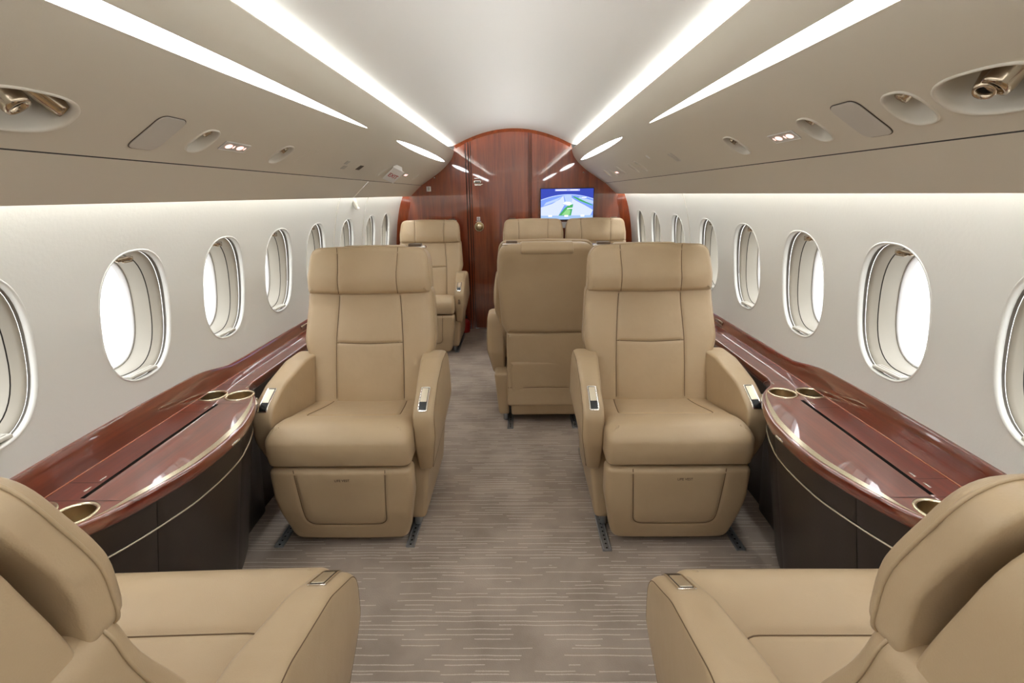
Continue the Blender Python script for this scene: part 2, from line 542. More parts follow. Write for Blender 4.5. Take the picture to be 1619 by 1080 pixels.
# items in the overhead panels: (s, y) centre, half sizes, per side (left = -1 stands 5 cm further forward)
LENS = {s: [(0.125, -1.7, 2.34 + (0.01 if s < 0 else -0.02), 0.0165), (0.124, 2.90, 4.74, 0.0185)] for s in (-1, 1)}
def lens_outline(s, ya, yb, hw):
    n = 40; up = []; dn = []
    open_end = ya < 0
    for i in range(n + 1):
        y = lerp(ya, yb, (1 - math.cos(PI * i / n)) / 2)
        t = (y - ya) / (yb - ya)
        if open_end:
            w = hw * min(1, max(0, (yb - y) / 1.1)) ** 0.62
        else: w = hw * max(0.0, 1 - abs(2 * t - 1) ** 2.2) ** 0.7
        w = max(w, 0.0012)
        up.append(Vector((y, s + w))); dn.append(Vector((y, s - w)))
    return up + dn[::-1]
OVALS = {  # kind, s, y, half length in y, half in s, depth
    -1: [('twin', .350, .900, .105, .050, .085), ('single', .350, 1.412, .040, .046, .050), ('single2', .352, 1.872, .046, .048, .052),
         ('tiny', .356, 3.262, .022, .040, .038), ('tiny', .356, 4.298, .022, .040, .038)],
    1: [('twin', .350, .862, .105, .050, .085), ('single', .348, 1.040, .045, .048, .050), ('single', .350, 1.357, .040, .046, .050), ('single2', .346, 1.815, .046, .048, .052),
        ('tiny', .336, 4.318, .030, .042, .038), ('tiny', .348, 4.113, .030, .042, .038), ('tiny', .340, 3.752, .030, .044, .038),
        ('tiny', .344, 3.376, .030, .046, .038), ('tiny', .342, 3.172, .030, .048, .038)],
}
SIDE = {-1: 'left', 1: 'right'}
for sd in (-1, 1):
    holes = [lens_outline(*L_) for L_ in LENS[sd]]
    for k, s, y, a, b, d in OVALS[sd]: holes.append(oval(y, s, a, b, 44, 2.6))
    V, F = sheet(Y0, Y1, 0.0, SC - 0.002, 0.08, 0.018, lambda u, v: psu_pt(sd, v, u), holes)
    # top return flange of the nose
    rows = []
    for x, z in ((.545, 1.71), (.5475, 1.714), (.552, 1.715), (.556, 1.711)):
        rows.append([(sd * x, Y0, z), (sd * x, Y1, z)])
    V2, F2 = loft(rows, closed=False)
    root = empty('ceiling_' + SIDE[sd]); tag(root, 'beige overhead panel with long light lens along the ' + SIDE[sd] + ' of the cabin', None, None, 'structure')
    rows = [[(sd * x, Y0, z), (sd * x, Y1, z)] for x, z in ((.556, 1.711), (.562, 1.672), (.572, 1.664), (.83, 1.664), (.83, 1.735))]
    add('cove_channel', *loft(rows, closed=False), 'ceiling_white', root, smooth=False)
    add('upper_panel', *join((V, F), (V2, F2)), 'overhead_beige', root, fix=False)
    # lower valance: crease -> lip, with the cavity behind it
    breaks = [Y0, 3.25, Y1] if sd < 0 else [Y0, Y1]
    for ya, yb in zip(breaks, breaks[1:]):
        ya += 0.002; yb -= 0.002
        prof = [psu_xz(SC + 0.002), (0.885, 1.393), (0.93, 1.352), (0.9735, 1.3115), (0.976, 1.3095), (0.979, 1.311), (0.984, 1.318), (0.985, 1.372), (1.06, 1.372)]
        rows = [[(sd * x, lerp(ya, yb, i / 12), z) for i in range(13)] for x, z in prof]
        add('valance', *loft(rows, closed=False), 'overhead_beige', root, sharp=40)
    rows = [[(sd * (x + .004), y, z + .004) for y in (Y0, Y1)] for x, z in (psu_xz(SC - .01), psu_xz(SC + .012))]
    add('shadow_gap', *loft(rows, closed=False), 'dark_gap', root)
    # cove light strip
    st = add('cove_light', *box((sd * 0.735, (Y0 + Y1) / 2, 1.685), (0.05, Y1 - Y0 - 0.02, 0.04)), 'cove_led', smooth=False)
    tag(st, 'continuous white cove light strip between vaulted ceiling and %s overhead panel' % SIDE[sd], 'light strip', 'cove light strips')
    st = add('wall_wash_light', *box((sd * 1.006, (Y0 + Y1) / 2, 1.366), (0.022, Y1 - Y0 - 0.02, 0.006)), 'wash_led', smooth=False)
    tag(st, 'hidden white light strip washing the top of the %s window wall' % SIDE[sd], 'light strip', 'wall wash strips')
    # lens lights
    for i, (s, ya, yb, hw) in enumerate(LENS[sd]):
        o = lens_outline(s, ya, yb, hw)
        n = len(o)
        t = empty('ceiling_lens_light', psu_pt(sd, s, (ya + yb) / 2))
        inv = t.location
        def L3(p, h): return psu_pt(sd, p.y, p.x, h) - inv
        half = n // 2
        fr = [[L3(p, 0.0015) for p in o], [L3(p, -0.006) for p in o]]
        add('rim', *loft(fr), 'overhead_beige', t)
        V = [L3(p, -0.0025) for p in o]
        F = [[k, k + 1, n - 2 - k, n - 1 - k] for k in range(half - 1)]
        add('diffuser', V, F, 'lens_led', t)
        tag(t, ('long' if i == 0 else 'short tapered') + ' white light lens in the %s overhead panel' % SIDE[sd] + (', nearest the camera' if i == 0 else ', near the wooden bulkhead'), 'ceiling light', 'ceiling lens lights')

# ---------------------------------------------------------------- side walls and windows
WP = [(0.0, 1.06), (.50, 1.125), (.62, 1.136), (.66, 1.139), (.78, 1.140), (.88, 1.134), (.975, 1.123), (1.08, 1.108), (1.175, 1.088), (1.25, 1.066), (1.31, 1.043), (1.38, 1.012)]
def wall_x(z): return smooth_interp(WP, z) if False else interp_c(WP, z)
def interp_c(tab, x):
    n = len(tab); i = 0
    while i < n - 2 and x > tab[i + 1][0]: i += 1
    def sl(k):
        a = max(0, k - 1); b = min(n - 1, k + 1); return (tab[b][1] - tab[a][1]) / (tab[b][0] - tab[a][0])
    h = tab[i + 1][0] - tab[i][0]; t = (x - tab[i][0]) / h; a, b = tab[i][1], tab[i + 1][1]; ma, mb = sl(i) * h, sl(i + 1) * h
    return (2*t**3 - 3*t*t + 1) * a + (t**3 - 2*t*t + t) * ma + (-2*t**3 + 3*t*t) * b + (t**3 - t*t) * mb
WIN = {1: [-1.47, -.985, -.50, -.01, .475, .96, 1.446, 1.926, 2.414, 2.91, 3.47, 4.03, 4.53],
       -1: [-1.43, -.94, -.455, .035, .52, 1.005, 1.50, 1.980, 2.455, 2.925, 3.47, 4.03, 4.50]}
ZW = 0.975
def win_loop(k=1.0, n=48, a=.147, b=.199):
    return [Vector((p.x * k, p.y + 0) ) for p in oval(0, 0, a, b * 1.0, n, 2.75)]
names_ord = 'first second third fourth fifth sixth seventh eighth ninth tenth eleventh twelfth thirteenth'.split()
wn_ = 0
for sd in (-1, 1):
    root = empty('wall_' + SIDE[sd]); tag(root, 'off-white curved window wall on the ' + SIDE[sd] + ' side of the cabin', None, None, 'structure')
    holes = []
    for yc in WIN[sd]: holes.append([Vector((yc + p.x, ZW + p.y)) for p in oval(0, 0, .147, .199, 48, 2.5)])
    V, F = sheet(Y0, Y1, 0.56, 1.375, 0.09, 0.03, lambda u, v: (sd * wall_x(v), u, v), holes)
    add('liner', V, F, 'wall_vinyl', root, fix=False)
    # vertical joint of the liner panels
    ysm = 3.22
    for dy, mt in ((0.0, 'reveal_pale'), ) if sd > 0 else ((0.0, 'reveal_pale'), (0.60, 'reveal_pale')):
        path = [(sd * (wall_x(z) - 0.0005), ysm + dy - (0.02 if sd > 0 else .02) * (z - .66), z) for z in [lerp(.66, 1.36, i / 14) for i in range(15)]]
        add('joint_strip', *tube(path, 0.0035, 6), mt, root)
    for wi, yc in enumerate(WIN[sd]):
        wn_ += 1
        if yc < 0.4 and wi % 1: continue
        w = empty('window_%d' % wn_, (sd * wall_x(ZW), yc, ZW))
        tag(w, 'oval cabin window with deep cream surround in the %s wall' % SIDE[sd], None, None, 'structure')
        o3 = w.location
        def ring(dep, ka, kb, dz=0.0):
            """loop at depth dep outward from the wall, scaled"""
            out = []
            for p in oval(0, 0, .147, .199, 48, 2.5):
                z = ZW + p.y
                flat = min(1.0, max(0.0, dep / 0.06))
                xw = lerp(wall_x(z), lerp(wall_x(ZW), wall_x(z), 0.55), flat)
                out.append(Vector((sd * (xw + dep), yc + p.x * ka, ZW + p.y * kb + dz)) - o3)
            return out
        lip = [ring(.0, 1.025, 1.018), ring(-.001, 1.018, 1.014), ring(-.002, 1.003, 1.003), ring(-.001, .987, .991), ring(.002, .976, .983), ring(.006, .972, .980), ring(.014, .976, .983)]
        add('lip', *loft(lip), 'wall_vinyl', w)
        slot = [ring(.012, .972, .980), ring(.016, 1.03, 1.024), ring(.022, 1.03, 1.024), ring(.026, 1.0, 1.0)]
        add('shade_slot', *loft(slot), 'slot_grey', w)
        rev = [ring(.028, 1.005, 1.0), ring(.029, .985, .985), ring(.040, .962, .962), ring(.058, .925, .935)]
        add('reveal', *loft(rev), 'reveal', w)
        gp = [ring(.058, .925, .935), ring(.062, .93, .94), ring(.066, .92, .93)]
        add('groove', *loft(gp), 'dark_gap', w)
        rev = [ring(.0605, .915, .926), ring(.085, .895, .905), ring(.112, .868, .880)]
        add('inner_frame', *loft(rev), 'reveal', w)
        gk = [ring(.112, .868, .880), ring(.110, .856, .870), ring(.113, .842, .856), ring(.119, .834, .850), ring(.13, .832, .848)]
        add('gasket', *loft(gk), 'gasket', w)
        pn = ring(.126, .834, .850)
        V = pn + [sum(pn, Vector()) / len(pn)]
        add('pane', V, [[i, (i + 1) % 48, 48] for i in range(48)], 'glass', w, fix=False)
        # shade pull at the top, sill ledge at the bottom
        zt = ZW + .174
        c = Vector((sd * (wall_x(zt) + .034), yc, zt)) - o3
        add('shade_pull', *join(box(c, (.012, .062, .014), .003), box(c + Vector((-sd * .008, 0.0, -.008)), (.010, .034, .005), .002)), 'bronze', w)
        zb = ZW - .183
        c = Vector((sd * (wall_x(zb) + .018), yc, zb)) - o3
        vs, fs = box(c, (.030, .118, .010), .003)
        add('sill_ledge', vs, fs, 'reveal_pale', w)
        for q in (-.006, .006):
            add('sill_rib', *box(c + Vector((q, 0, .0052)), (.0018, .10, .0016)), 'plate_grey', w, smooth=False)

# dark lower dado behind the seats
for sd in (-1, 1):
    rows = [[(sd * x, y, z) for y in (Y0, Y1)] for x, z in ((1.098, .60), (1.095, .30), (1.09, .0))]
    t = add('trim_%d' % (1 if sd < 0 else 2), *loft(rows, closed=False), 'dark_brown')
    tag(t, 'dark brown lower wall lining under the %s wooden ledge' % SIDE[sd], None, None, 'structure')
# outer skin that closes the cabin under the liner
for sd in (-1, 1):
    rows = [[(sd * x, y, z) for y in (Y0, Y1)] for x, z in ((1.20, -.01), (1.20, .575), (1.13, .575))]
    add('trim_%d' % (3 if sd < 0 else 4), *loft(rows, closed=False), 'dark_brown')['kind'] = 'structure'

# ---------------------------------------------------------------- front bulkhead
def bulk_outline(side_from=None):
    pts = []
    for z in (0.0, .25, .5, .6, .7, .8, .9, 1.0, 1.1, 1.2, 1.3): pts.append((wall_x(z) + .004, z))
    for s in (SE, SC, .40, .34, .28, .22, .16, .10, .05, 0): pts.append(psu_xz(s))
    pts[11] = (1.0, 1.312)
    for x in (.5, .42, .34, .26, .18, .09): pts.append((x, vault(x) + .003))
    full = pts + [(0, vault(0) + .003)] + [(-x, z) for x, z in reversed(pts)]
    return full
def half_z(x):        # top of bulkhead at x
    x = abs(x)
    if x < .545: return vault(x) + .004
    for s in range(0, 200):
        a, b = psu_xz(SE * s / 200)
        if a >= x: return b + .004
    z = 1.31
    while z > .9 and wall_x(z) < x: z -= .004
    return z
bh = empty('wall_front', (0, 5.0, 0)); tag(bh, 'glossy mahogany bulkhead closing the cabin', None, None, 'structure')
def wood_panel(name, x0, x1, z0, yoff, parent, mat='wood_v', off=(0, 0, 0), notch=None):
    nx = max(2, int((x1 - x0) / .03))
    top = [Vector((lerp(x1, x0, i / nx), half_z(lerp(x1, x0, i / nx)))) for i in range(nx + 1)]
    o = [Vector((x0, z0)), Vector((x1, z0))] + top
    # bring side panels down the curved wall
    n = len(o)
    f = [(p.x - off[0], yoff - off[1], p.y - off[2]) for p in o]; b = [(p.x - off[0], yoff + .02 - off[1], p.y - off[2]) for p in o]
    V = f + b; F = [list(range(n)), list(range(n, 2 * n))[::-1]] + [[i, (i + 1) % n, n + (i + 1) % n, n + i] for i in range(n)]
    return add(name, V, F, mat, parent, smooth=False)
add('backing', *box((0, .06, 1.0), (2.5, .02, 2.1)), 'dark_gap', bh, smooth=False)
wood_panel('side_panel', -1.14, -.445, 0.0, 0.0, bh)
wood_panel('side_panel', .175, 1.14, 0.0, 0.0, bh)
for xa, xb in ((-.437, -.418), (-.410, -.398), (.150, .157), (.163, .170)):
    wood_panel('post', xa, xb, 0.0, -.004, bh)
# raised rim that follows the wall and the vault
def rim_pts():
    r = []
    for z in (.62, .7, .8, .9, 1.0, 1.1, 1.2, 1.30): r.append((wall_x(z), z))
    return r
for sd in (-1, 1):
    a = []; b = []; c = []
    for z in [lerp(.60, 1.312, i / 16) for i in range(17)]:
        x = wall_x(z)
        w = .085 * min(1, (1.345 - z) / .12 + .25)
        a.append((sd * (x + .004), -.05, z)); b.append((sd * (x - w), -.001, z)); 
    V, F = loft([a, b], closed=False)
    add('rim', V, F, 'wood_v', bh)
a = []; b = []
for i in range(31):
    x = lerp(-.54, .54, i / 30)
    n = Vector((.53 * x / .54, 1)).normalized()
    z = vault(x) + .002
    a.append((x, -.022, z)); b.append((x - n.x * .028, -.001, z - n.y * .028))
add('arch_rim', *loft([a, b], closed=False), 'wood_v', bh)
rw = add('wall_rear', *box((0, Y0 - .01, 1.0), (2.5, .02, 2.1)), 'wall_vinyl', smooth=False); tag(rw, 'unseen rear wall behind the camera, added to close the cabin, off-white to bounce light', None, None, 'structure')  # unseen wall keeps sky light out, pale to brighten the rear of the cabin

# door in the bulkhead
dr = empty('door_1', (-.12, 5.0, 0)); tag(dr, 'glossy mahogany lavatory door in the bulkhead with gold knob', None, None, 'structure')
off = (-.12, 5.0, 0)
wood_panel('door_panel', -.392, .145, .012, 5.003, dr, off=off)
def dloc(x, z): return Vector((x + .12, 0, z))
# flush pull near the top
c = dloc(-.337, 1.432)
h = add('flush_handle', *slab([p + Vector((c.x, c.z)) for p in rpoly([(-.035, -.014, .012), (.035, -.014, .012), (.035, .014, .012), (-.035, .014, .012)], .006)], .008, .003, .001, lambda a, b, t: (a, .003 - t, b), .02), 'chrome', dr)
add('finger_slot', *box((c.x, -.006, c.z), (.05, .003, .011), .001), 'dark_gap', h)
add('nameplate', *box((c.x, 0, c.z + .032), (.058, .004, .007), .001), 'chrome', dr)
add('latch_bar', *box((c.x + .004, -.002, c.z - .027), (.062, .008, .013), .002), 'chrome', dr)
add('latch_tip', *box((c.x + .043, -.002, c.z - .021), (.018, .006, .007), .002), 'chrome', dr)
# sign and knob
c = dloc(-.337, 1.095)
pl = add('placard', *box((c.x, .001, c.z), (.032, .005, .034), .001), 'plate_white', dr)
ring_ = [(c.x + .010 * math.cos(t), -.003, c.z + .010 * math.sin(t)) for t in [2 * PI * i / 20 for i in range(20)]]
add('symbol', *join(tube(ring_, .0016, 5, True), tube([(c.x - .007, -.003, c.z + .007), (c.x + .007, -.003, c.z - .007)], .0014, 5), box((c.x, -.003, c.z), (.010, .002, .003))), 'print_dark', pl)
add('caption_plate', *box((c.x, .001, c.z - .026), (.052, .004, .008), .001), 'plate_grey', dr)
c = dloc(-.332, 1.02)
def lathe_y(c, prof, n=28):
    loops = [[(c[0] + r * math.cos(2 * PI * i / n), c[1] + y, c[2] + r * math.sin(2 * PI * i / n)) for i in range(n)] for r, y in prof]
    return loft(loops, cap1=True)
k = add('knob_rose', *lathe_y((c.x, 0, c.z), [(.046, .003), (.046, -.004), (.043, -.007), (.039, -.007), (.037, -.003), (.020, -.003)]), 'gold', dr)
add('turn_knob', *lathe_y((c.x, 0, c.z), [(.022, 0), (.022, -.012), (.026, -.018), (.026, -.026), (.022, -.030), (.005, -.031)]), 'gold', k)
add('door_gap_light', *box((.0 + .02, -.012, .005), (.52, .03, .01), .002), 'chrome', dr)  # bright metal strip stands in for light through the gap under the door

# small bulkhead fittings
o = empty('wall_switch', (-.80, 4.998, 1.375)); tag(o, 'small white wall switch plate high on the mahogany bulkhead', 'switch')
add('plate', *box((0, -.003, 0), (.042, .006, .046), .002), 'plate_white', o); add('rocker', *box((.002, -.007, 0), (.018, .004, .03), .001), 'plate_grey', o)
for (x, z) in ((-.74, 1.475), (.66, 1.505)):
    o = tag(add('wall_button', *lathe_y((x, 4.999, z), [(.007, 0), (.007, -.003), (.004, -.005)], 14), 'chrome'), 'tiny round metal button on the mahogany bulkhead, ' + ('left of the door' if x < 0 else 'above the monitor'), 'button')

# monitor
mo = empty('wall_monitor', (.507, 4.985, 1.2205)); tag(mo, 'flat wall monitor showing a blue and green flight map', 'monitor')
mw, mh = .506, .293
add('housing', *box((0, -.012, 0), (mw, .024, mh), .004), 'black', mo)
add('bracket', *box((0, .006, 0), (.2, .016, .15), .003), 'black', mo)
SCR = [('scr_navy', (.035, .055, .34)), ('scr_blue', (.16, .26, .82)), ('scr_pale', (.50, .56, .92)), ('scr_haze', (.36, .46, .92)), ('scr_green', (.06, .30, .10)), ('scr_lime', (.22, .50, .20)), ('scr_white', (.93, .95, .98)), ('scr_bar', (.27, .40, .62)), ('scr_line', (.36, .38, .80))]
for n_, c_ in SCR: glow(n_, c_, 1.0)
sv = []; sf = []; sm = []
def spoly(pts, mi, lay):
    b = len(sv)
    for u, v in pts: sv.append(((u - .5) * (mw - .012), -.0245 - .00012 * lay, (v - .5) * (mh - .012)))
    sf.append(list(range(b, b + len(pts)))); sm.append(mi)
def hz(u): return .82 - .62 * (u - .52) ** 2
spoly([(0, 0), (1, 0), (1, 1), (0, 1)], 0, 0)
us = [i / 20 for i in range(21)]
spoly([(0, .13), (1, .13)] + [(u, hz(u)) for u in reversed(us)], 1, 1)
spoly([(u, hz(u) - .03) for u in us] + [(u, hz(u)) for u in reversed(us)], 3, 2)
spoly([(0, .13), (.34, .13), (.46, .5), (.43, .78), (.36, .66), (.22, .52), (0, .40)], 2, 2)
spoly([(.58, .13), (.95, .13), (1, .30), (.84, .46), (.66, .62), (.56, .74), (.52, .55)], 2, 2)
spoly([(.05, .45), (.3, .6), (.42, .76), (.3, .68), (.1, .56)], 3, 3); spoly([(.7, .66), (1, .50), (1, .60), (.74, .74)], 3, 3)
spoly([(.34, .13), (.58, .13), (.60, .30), (.62, .50), (.52, .46), (.45, .36)], 4, 4)
spoly([(.40, .15), (.55, .14), (.57, .30), (.50, .34)], 5, 5)
spoly([(.6, .74), (.74, .60), (.99, .44), (.99, .47), (.78, .64), (.64, .75)], 4, 4)
spoly([(.41, .50), (.47, .60), (.44, .78), (.58, .80), (.60, .62), (.56, .48), (.50, .44)], 3, 5)
spoly([(.42, .52), (.48, .58), (.56, .57), (.59, .50), (.54, .45), (.49, .49)], 6, 6)
spoly([(.50, .34), (.60, .35), (.61, .38), (.51, .37)], 6, 6)
spoly([(0, 0), (1, 0), (1, .13), (0, .13)], 7, 6)
for u in (.18, .49, .80): spoly([(u - .035, .09), (u + .035, .09), (u + .035, .145), (u - .035, .145)], 6, 7)
spoly([(.14, .01), (.22, .01), (.22, .035), (.14, .035)], 6, 7)
spoly([(.27, .925), (.74, .925), (.74, .985), (.27, .985)], 8, 6)
spoly([(.29, .945), (.49, .945), (.49, .968), (.29, .968)], 6, 7); spoly([(.56, .945), (.70, .945), (.70, .968), (.56, .968)], 6, 7)
spoly([(.78, .70), (.87, .70), (.87, .72), (.78, .72)], 6, 7)
me = mesh('screen', sv, sf, None, smooth=False, fix=False)
for n_, c_ in SCR: me.materials.append(MATS[n_])
me.polygons.foreach_set('material_index', sm)
link('screen', me, None, mo)
o = tag(add('notice_plate', *box((.505, 4.996, 1.028), (.145, .006, .058), .001), 'plate_white'), 'pale rectangular notice plate under the wall monitor', 'plate')

# ================================================================ overhead fittings
def psu_frame(sd, s, y):
    p = psu_pt(sd, s, y); n = (psu_pt(sd, s, y, 0.01) - p).normalized()
    ds = (psu_pt(sd, s + .01, y) - psu_pt(sd, s - .01, y)).normalized()
    return p, ds, n          # ds: outboard-down, n: into the cabin
for sd in (-1, 1):
    cnt = 0
    for (kind, s, y, a, b, d) in OVALS[sd]:
        p0, ds, n = psu_frame(sd, s, y)
        t = empty('reading_light', p0)
        def B(k, dep, ss=0.0):
            out = []
            for q in oval(0, 0, a * k, b * k, 44, 2.6):
                out.append(psu_pt(sd, s + q.y + ss, y + q.x) - n * dep - p0)
            return out
        add('bowl', *loft([B(1.06, -.0005), B(1.05, -.003), B(1.0, -.004), B(.96, -.001), B(.94, .006), B(.90, d * .35), B(.82, d * .7, -.1 * b), B(.6, d * .95, -.2 * b), B(.2, d, -.25 * b)], cap1=True), 'bowl_cream', t)
        def nozzle(dy, dss, r, ln, tilt, mat='bronze', name='nozzle'):
            ax = (n * math.cos(tilt) + Vector((0, 1, 0)) * math.sin(tilt)).normalized()
            c0 = Vector((0, dy, 0)) + ds * dss - n * d * .95
            u = ax.cross(Vector((0, 1, .3))).normalized(); v = ax.cross(u)
            loops = []
            for rr, q in ((r * 1.3, 0), (r * 1.3, ln * .25), (r, ln * .3), (r, ln * .92), (r * .9, ln), (r * .7, ln), (r * .62, ln * .9)):
                loops.append([c0 + ax * q + (u * math.cos(2 * PI * i / 20) + v * math.sin(2 * PI * i / 20)) * rr for i in range(20)])
            o = add(name, *loft(loops), mat, t)
            add('lamp_glass', [c0 + ax * ln * .91 + (u * math.cos(2 * PI * i / 20) + v * math.sin(2 * PI * i / 20)) * r * .66 for i in range(20)], [list(range(20))], 'black', o, smooth=False)
        if kind == 'twin':
            nozzle(-.02, -.008, .022, .085, .2 ); nozzle(.040, -.006, .017, .090, .7 if sd < 0 else -.3)
            lb = 'large oval overhead recess holding two bronze swivel nozzles in the %s panel' % SIDE[sd]
        elif kind == 'single':
            nozzle(0, -.020, .014, .042, .3)
            lb = 'oval reading light recess in the %s overhead panel, ' % SIDE[sd] + ('between the nozzle recess and speaker' if y < 1.2 else 'beside the lit sign')
        elif kind == 'single2':
            nozzle(-.006, -.014, .016, .050, .5)
            lb = 'oval recess with small bronze nozzle ahead of the lit sign in %s overhead panel' % SIDE[sd]
        else:
            cnt += 1
            nozzle(0, -.014, .011, .028, .3)
            lb = 'small oval reading light recess, %s of the far row in the %s overhead panel' % (['aftmost', 'second', 'third', 'fourth', 'fifth'][cnt - 1] if sd < 0 else ['foremost', 'second foremost', 'middle', 'second aftmost', 'aftmost'][cnt - 1], SIDE[sd])
            if sd < 0: lb = 'small oval reading light recess on the left panel, ' + ('behind the EXIT sign' if y < 3.6 else 'between EXIT sign and bulkhead')
        tag(t, lb, 'reading light', 'overhead reading lights')
    # speaker
    ys_ = 1.24 if sd < 0 else 1.183
    p0, ds, n = psu_frame(sd, .35, ys_)
    t = empty('speaker_grille', p0)
    out = rpoly([(-.046, -.058, .022), (.046, -.058, .022), (.046, .058, .022), (-.046, .058, .022)], .008)
    V, F = slab(out, .004, .001, .0005, lambda a, b, tt: psu_pt(sd, .35 + b, ys_ + a, tt - .001) - p0, .03)
    add('grille', V, F, 'speaker_grey', t)
    add('frame', *tube([psu_pt(sd, .35 + q.y * 1.02, ys_ + q.x * 1.025, .0008) - p0 for q in out], .0010, 5, True), 'print_dark', t)
    tag(t, 'flat grey rounded speaker grille in the %s overhead panel' % SIDE[sd], 'speaker', 'overhead speakers')
    # lit sign
    ys_ = 1.57 if sd < 0 else 1.51
    p0, ds, n = psu_frame(sd, .351, ys_)
    t = empty('lit_sign', p0)
    def S3(a, b, h): return psu_pt(sd, .351 + b, ys_ + a, h) - p0
    def quad(a0, a1, b0, b1, h): return [S3(a0, b0, h), S3(a1, b0, h), S3(a1, b1, h), S3(a0, b1, h)], [[0, 1, 2, 3]]
    add('sign_plate', *loft([quad(-.066, .066, -.017, .017, 0)[0], quad(-.066, .066, -.017, .017, .003)[0]], cap1=True), 'speaker_grey', t, smooth=False)
    bz = [S3(-.066, -.017, .003), S3(.066, -.017, .003), S3(.066, .017, .003), S3(-.066, .017, .003)]
    add('bezel', *tube(bz, .0012, 4, True), 'plate_white', t)
    for a0 in (-.034, .026):
        pts = [S3(a0 + q.x, q.y, .0036) for q in oval(0, 0, .017, .009, 18)]
        sym = add('symbol', pts, [list(range(18))], 'sign_led', t, smooth=False)
        pts = [S3(a0 + .026 + q.x, q.y, .0036) for q in oval(0, 0, .004, .006, 10)]
        add('symbol_mark', pts, [list(range(10))], 'sign_led', sym, smooth=False)
    tag(t, 'small lit passenger sign with two pink symbols in the %s overhead panel' % SIDE[sd], 'sign', 'lit passenger signs')
    # tiny lit sign far forward
    ys_ = 3.90 if sd < 0 else 3.95
    p0, ds, n = psu_frame(sd, .348, ys_)
    t = empty('lit_sign', p0)
    def quad2(a, b, h): return [psu_pt(sd, .348 + q, ys_ + w, h) - p0 for w, q in ((-a, -b), (a, -b), (a, b), (-a, b))]
    add('sign_plate', *loft([quad2(.06, .016, 0), quad2(.06, .016, .003)], cap1=True), 'speaker_grey', t, smooth=False)
    add('symbol', quad2(.045, .009, .0034), [[0, 1, 2, 3]], 'sign_led', t, smooth=False)
    tag(t, 'tiny lit passenger sign near the bulkhead in the %s overhead panel' % SIDE[sd], 'sign', 'lit passenger signs')

def psu_panel(sd, s0, s1, y0, y1, name, mat, label, cat, h=.002):
    p0 = psu_pt(sd, (s0 + s1) / 2, (y0 + y1) / 2)
    lo = [[psu_pt(sd, b, a, hh) - p0 for a, b in ((y0, s0), (y1, s0), (y1, s1), (y0, s1))] for hh in (-.002, h)]
    o = add(name, *loft(lo, cap1=True), mat, smooth=False); o.location = p0
    return tag(o, label, cat)
psu_panel(-1, .300, .375, 2.035, 2.128, 'access_panel', 'overhead_beige', 'flush beige access panel ahead of the recess in the left overhead panel', 'panel', .0015)
psu_panel(-1, .320, .345, 2.52, 2.56, 'vent_slot', 'plate_grey', 'small grey vent slot in the left overhead panel, the upper of two', 'vent')
psu_panel(-1, .355, .380, 2.55, 2.60, 'vent_slot', 'plate_grey', 'small grey vent slot in the left overhead panel, the lower of two', 'vent')
psu_panel(-1, .335, .370, 2.76, 2.82, 'call_button', 'print_dark', 'dark little slot in the left overhead panel behind the EXIT sign', 'button')
psu_panel(1, .304, .362, 2.455, 2.475, 'vent_slot', 'speaker_grey', 'thin vent slot in the right overhead panel, aft one of a pair', 'vent')
psu_panel(1, .304, .362, 2.495, 2.515, 'vent_slot', 'speaker_grey', 'thin vent slot in the right overhead panel, forward one of a pair', 'vent')
psu_panel(1, .275, .300, 2.82, 2.84, 'vent_slot', 'plate_white', 'thin pale slot in the right overhead panel above the far lights', 'vent')

# EXIT sign hanging from the left overhead panel
ex = empty('exit_sign', (-.745, 3.37, 1.443)); tag(ex, 'white hanging EXIT sign with red letters under the left overhead panel', 'sign')
_r = Vector((.65, .67, -.36)).normalized(); _u = Vector((.74, -.43, .52)); _n = _u.cross(_r).normalized(); _u = _r.cross(_n)
ex.rotation_euler = Matrix((_r, _n, _u)).transposed().to_euler()
add('plate', *box((0, 0, 0), (.082, .006, .122), .002), 'plate_white', ex)
tm = text_mesh('lettering', 'EXIT', .036, 'sign_red')
lt = link('lettering', tm, None, ex, loc=(0, -.0038, -.006)); lt.rotation_euler = (PI / 2, 0, 0); lt.scale = (.86, 1.35, 1)
add('bracket', *join(box((0.0, .022, .050), (.07, .045, .006), .002)), 'plate_white', ex)

# wall handset / emergency light on the left wall
hs = empty('emergency_light', (-wall_x(1.275), 3.50, 1.275)); tag(hs, 'small pale emergency light box high on the left window wall', 'light')
hs.rotation_euler = (0, R_(-20), 0)
add('body', *box((.008, 0, 0), (.018, .045, .09), .004), 'reveal', hs)
add('grille', *box((.018, .006, .012), (.004, .026, .045), .001), 'plate_grey', hs)
add('lens', *box((.016, -.004, -.045), (.018, .026, .014), .004), 'plate_white', hs)

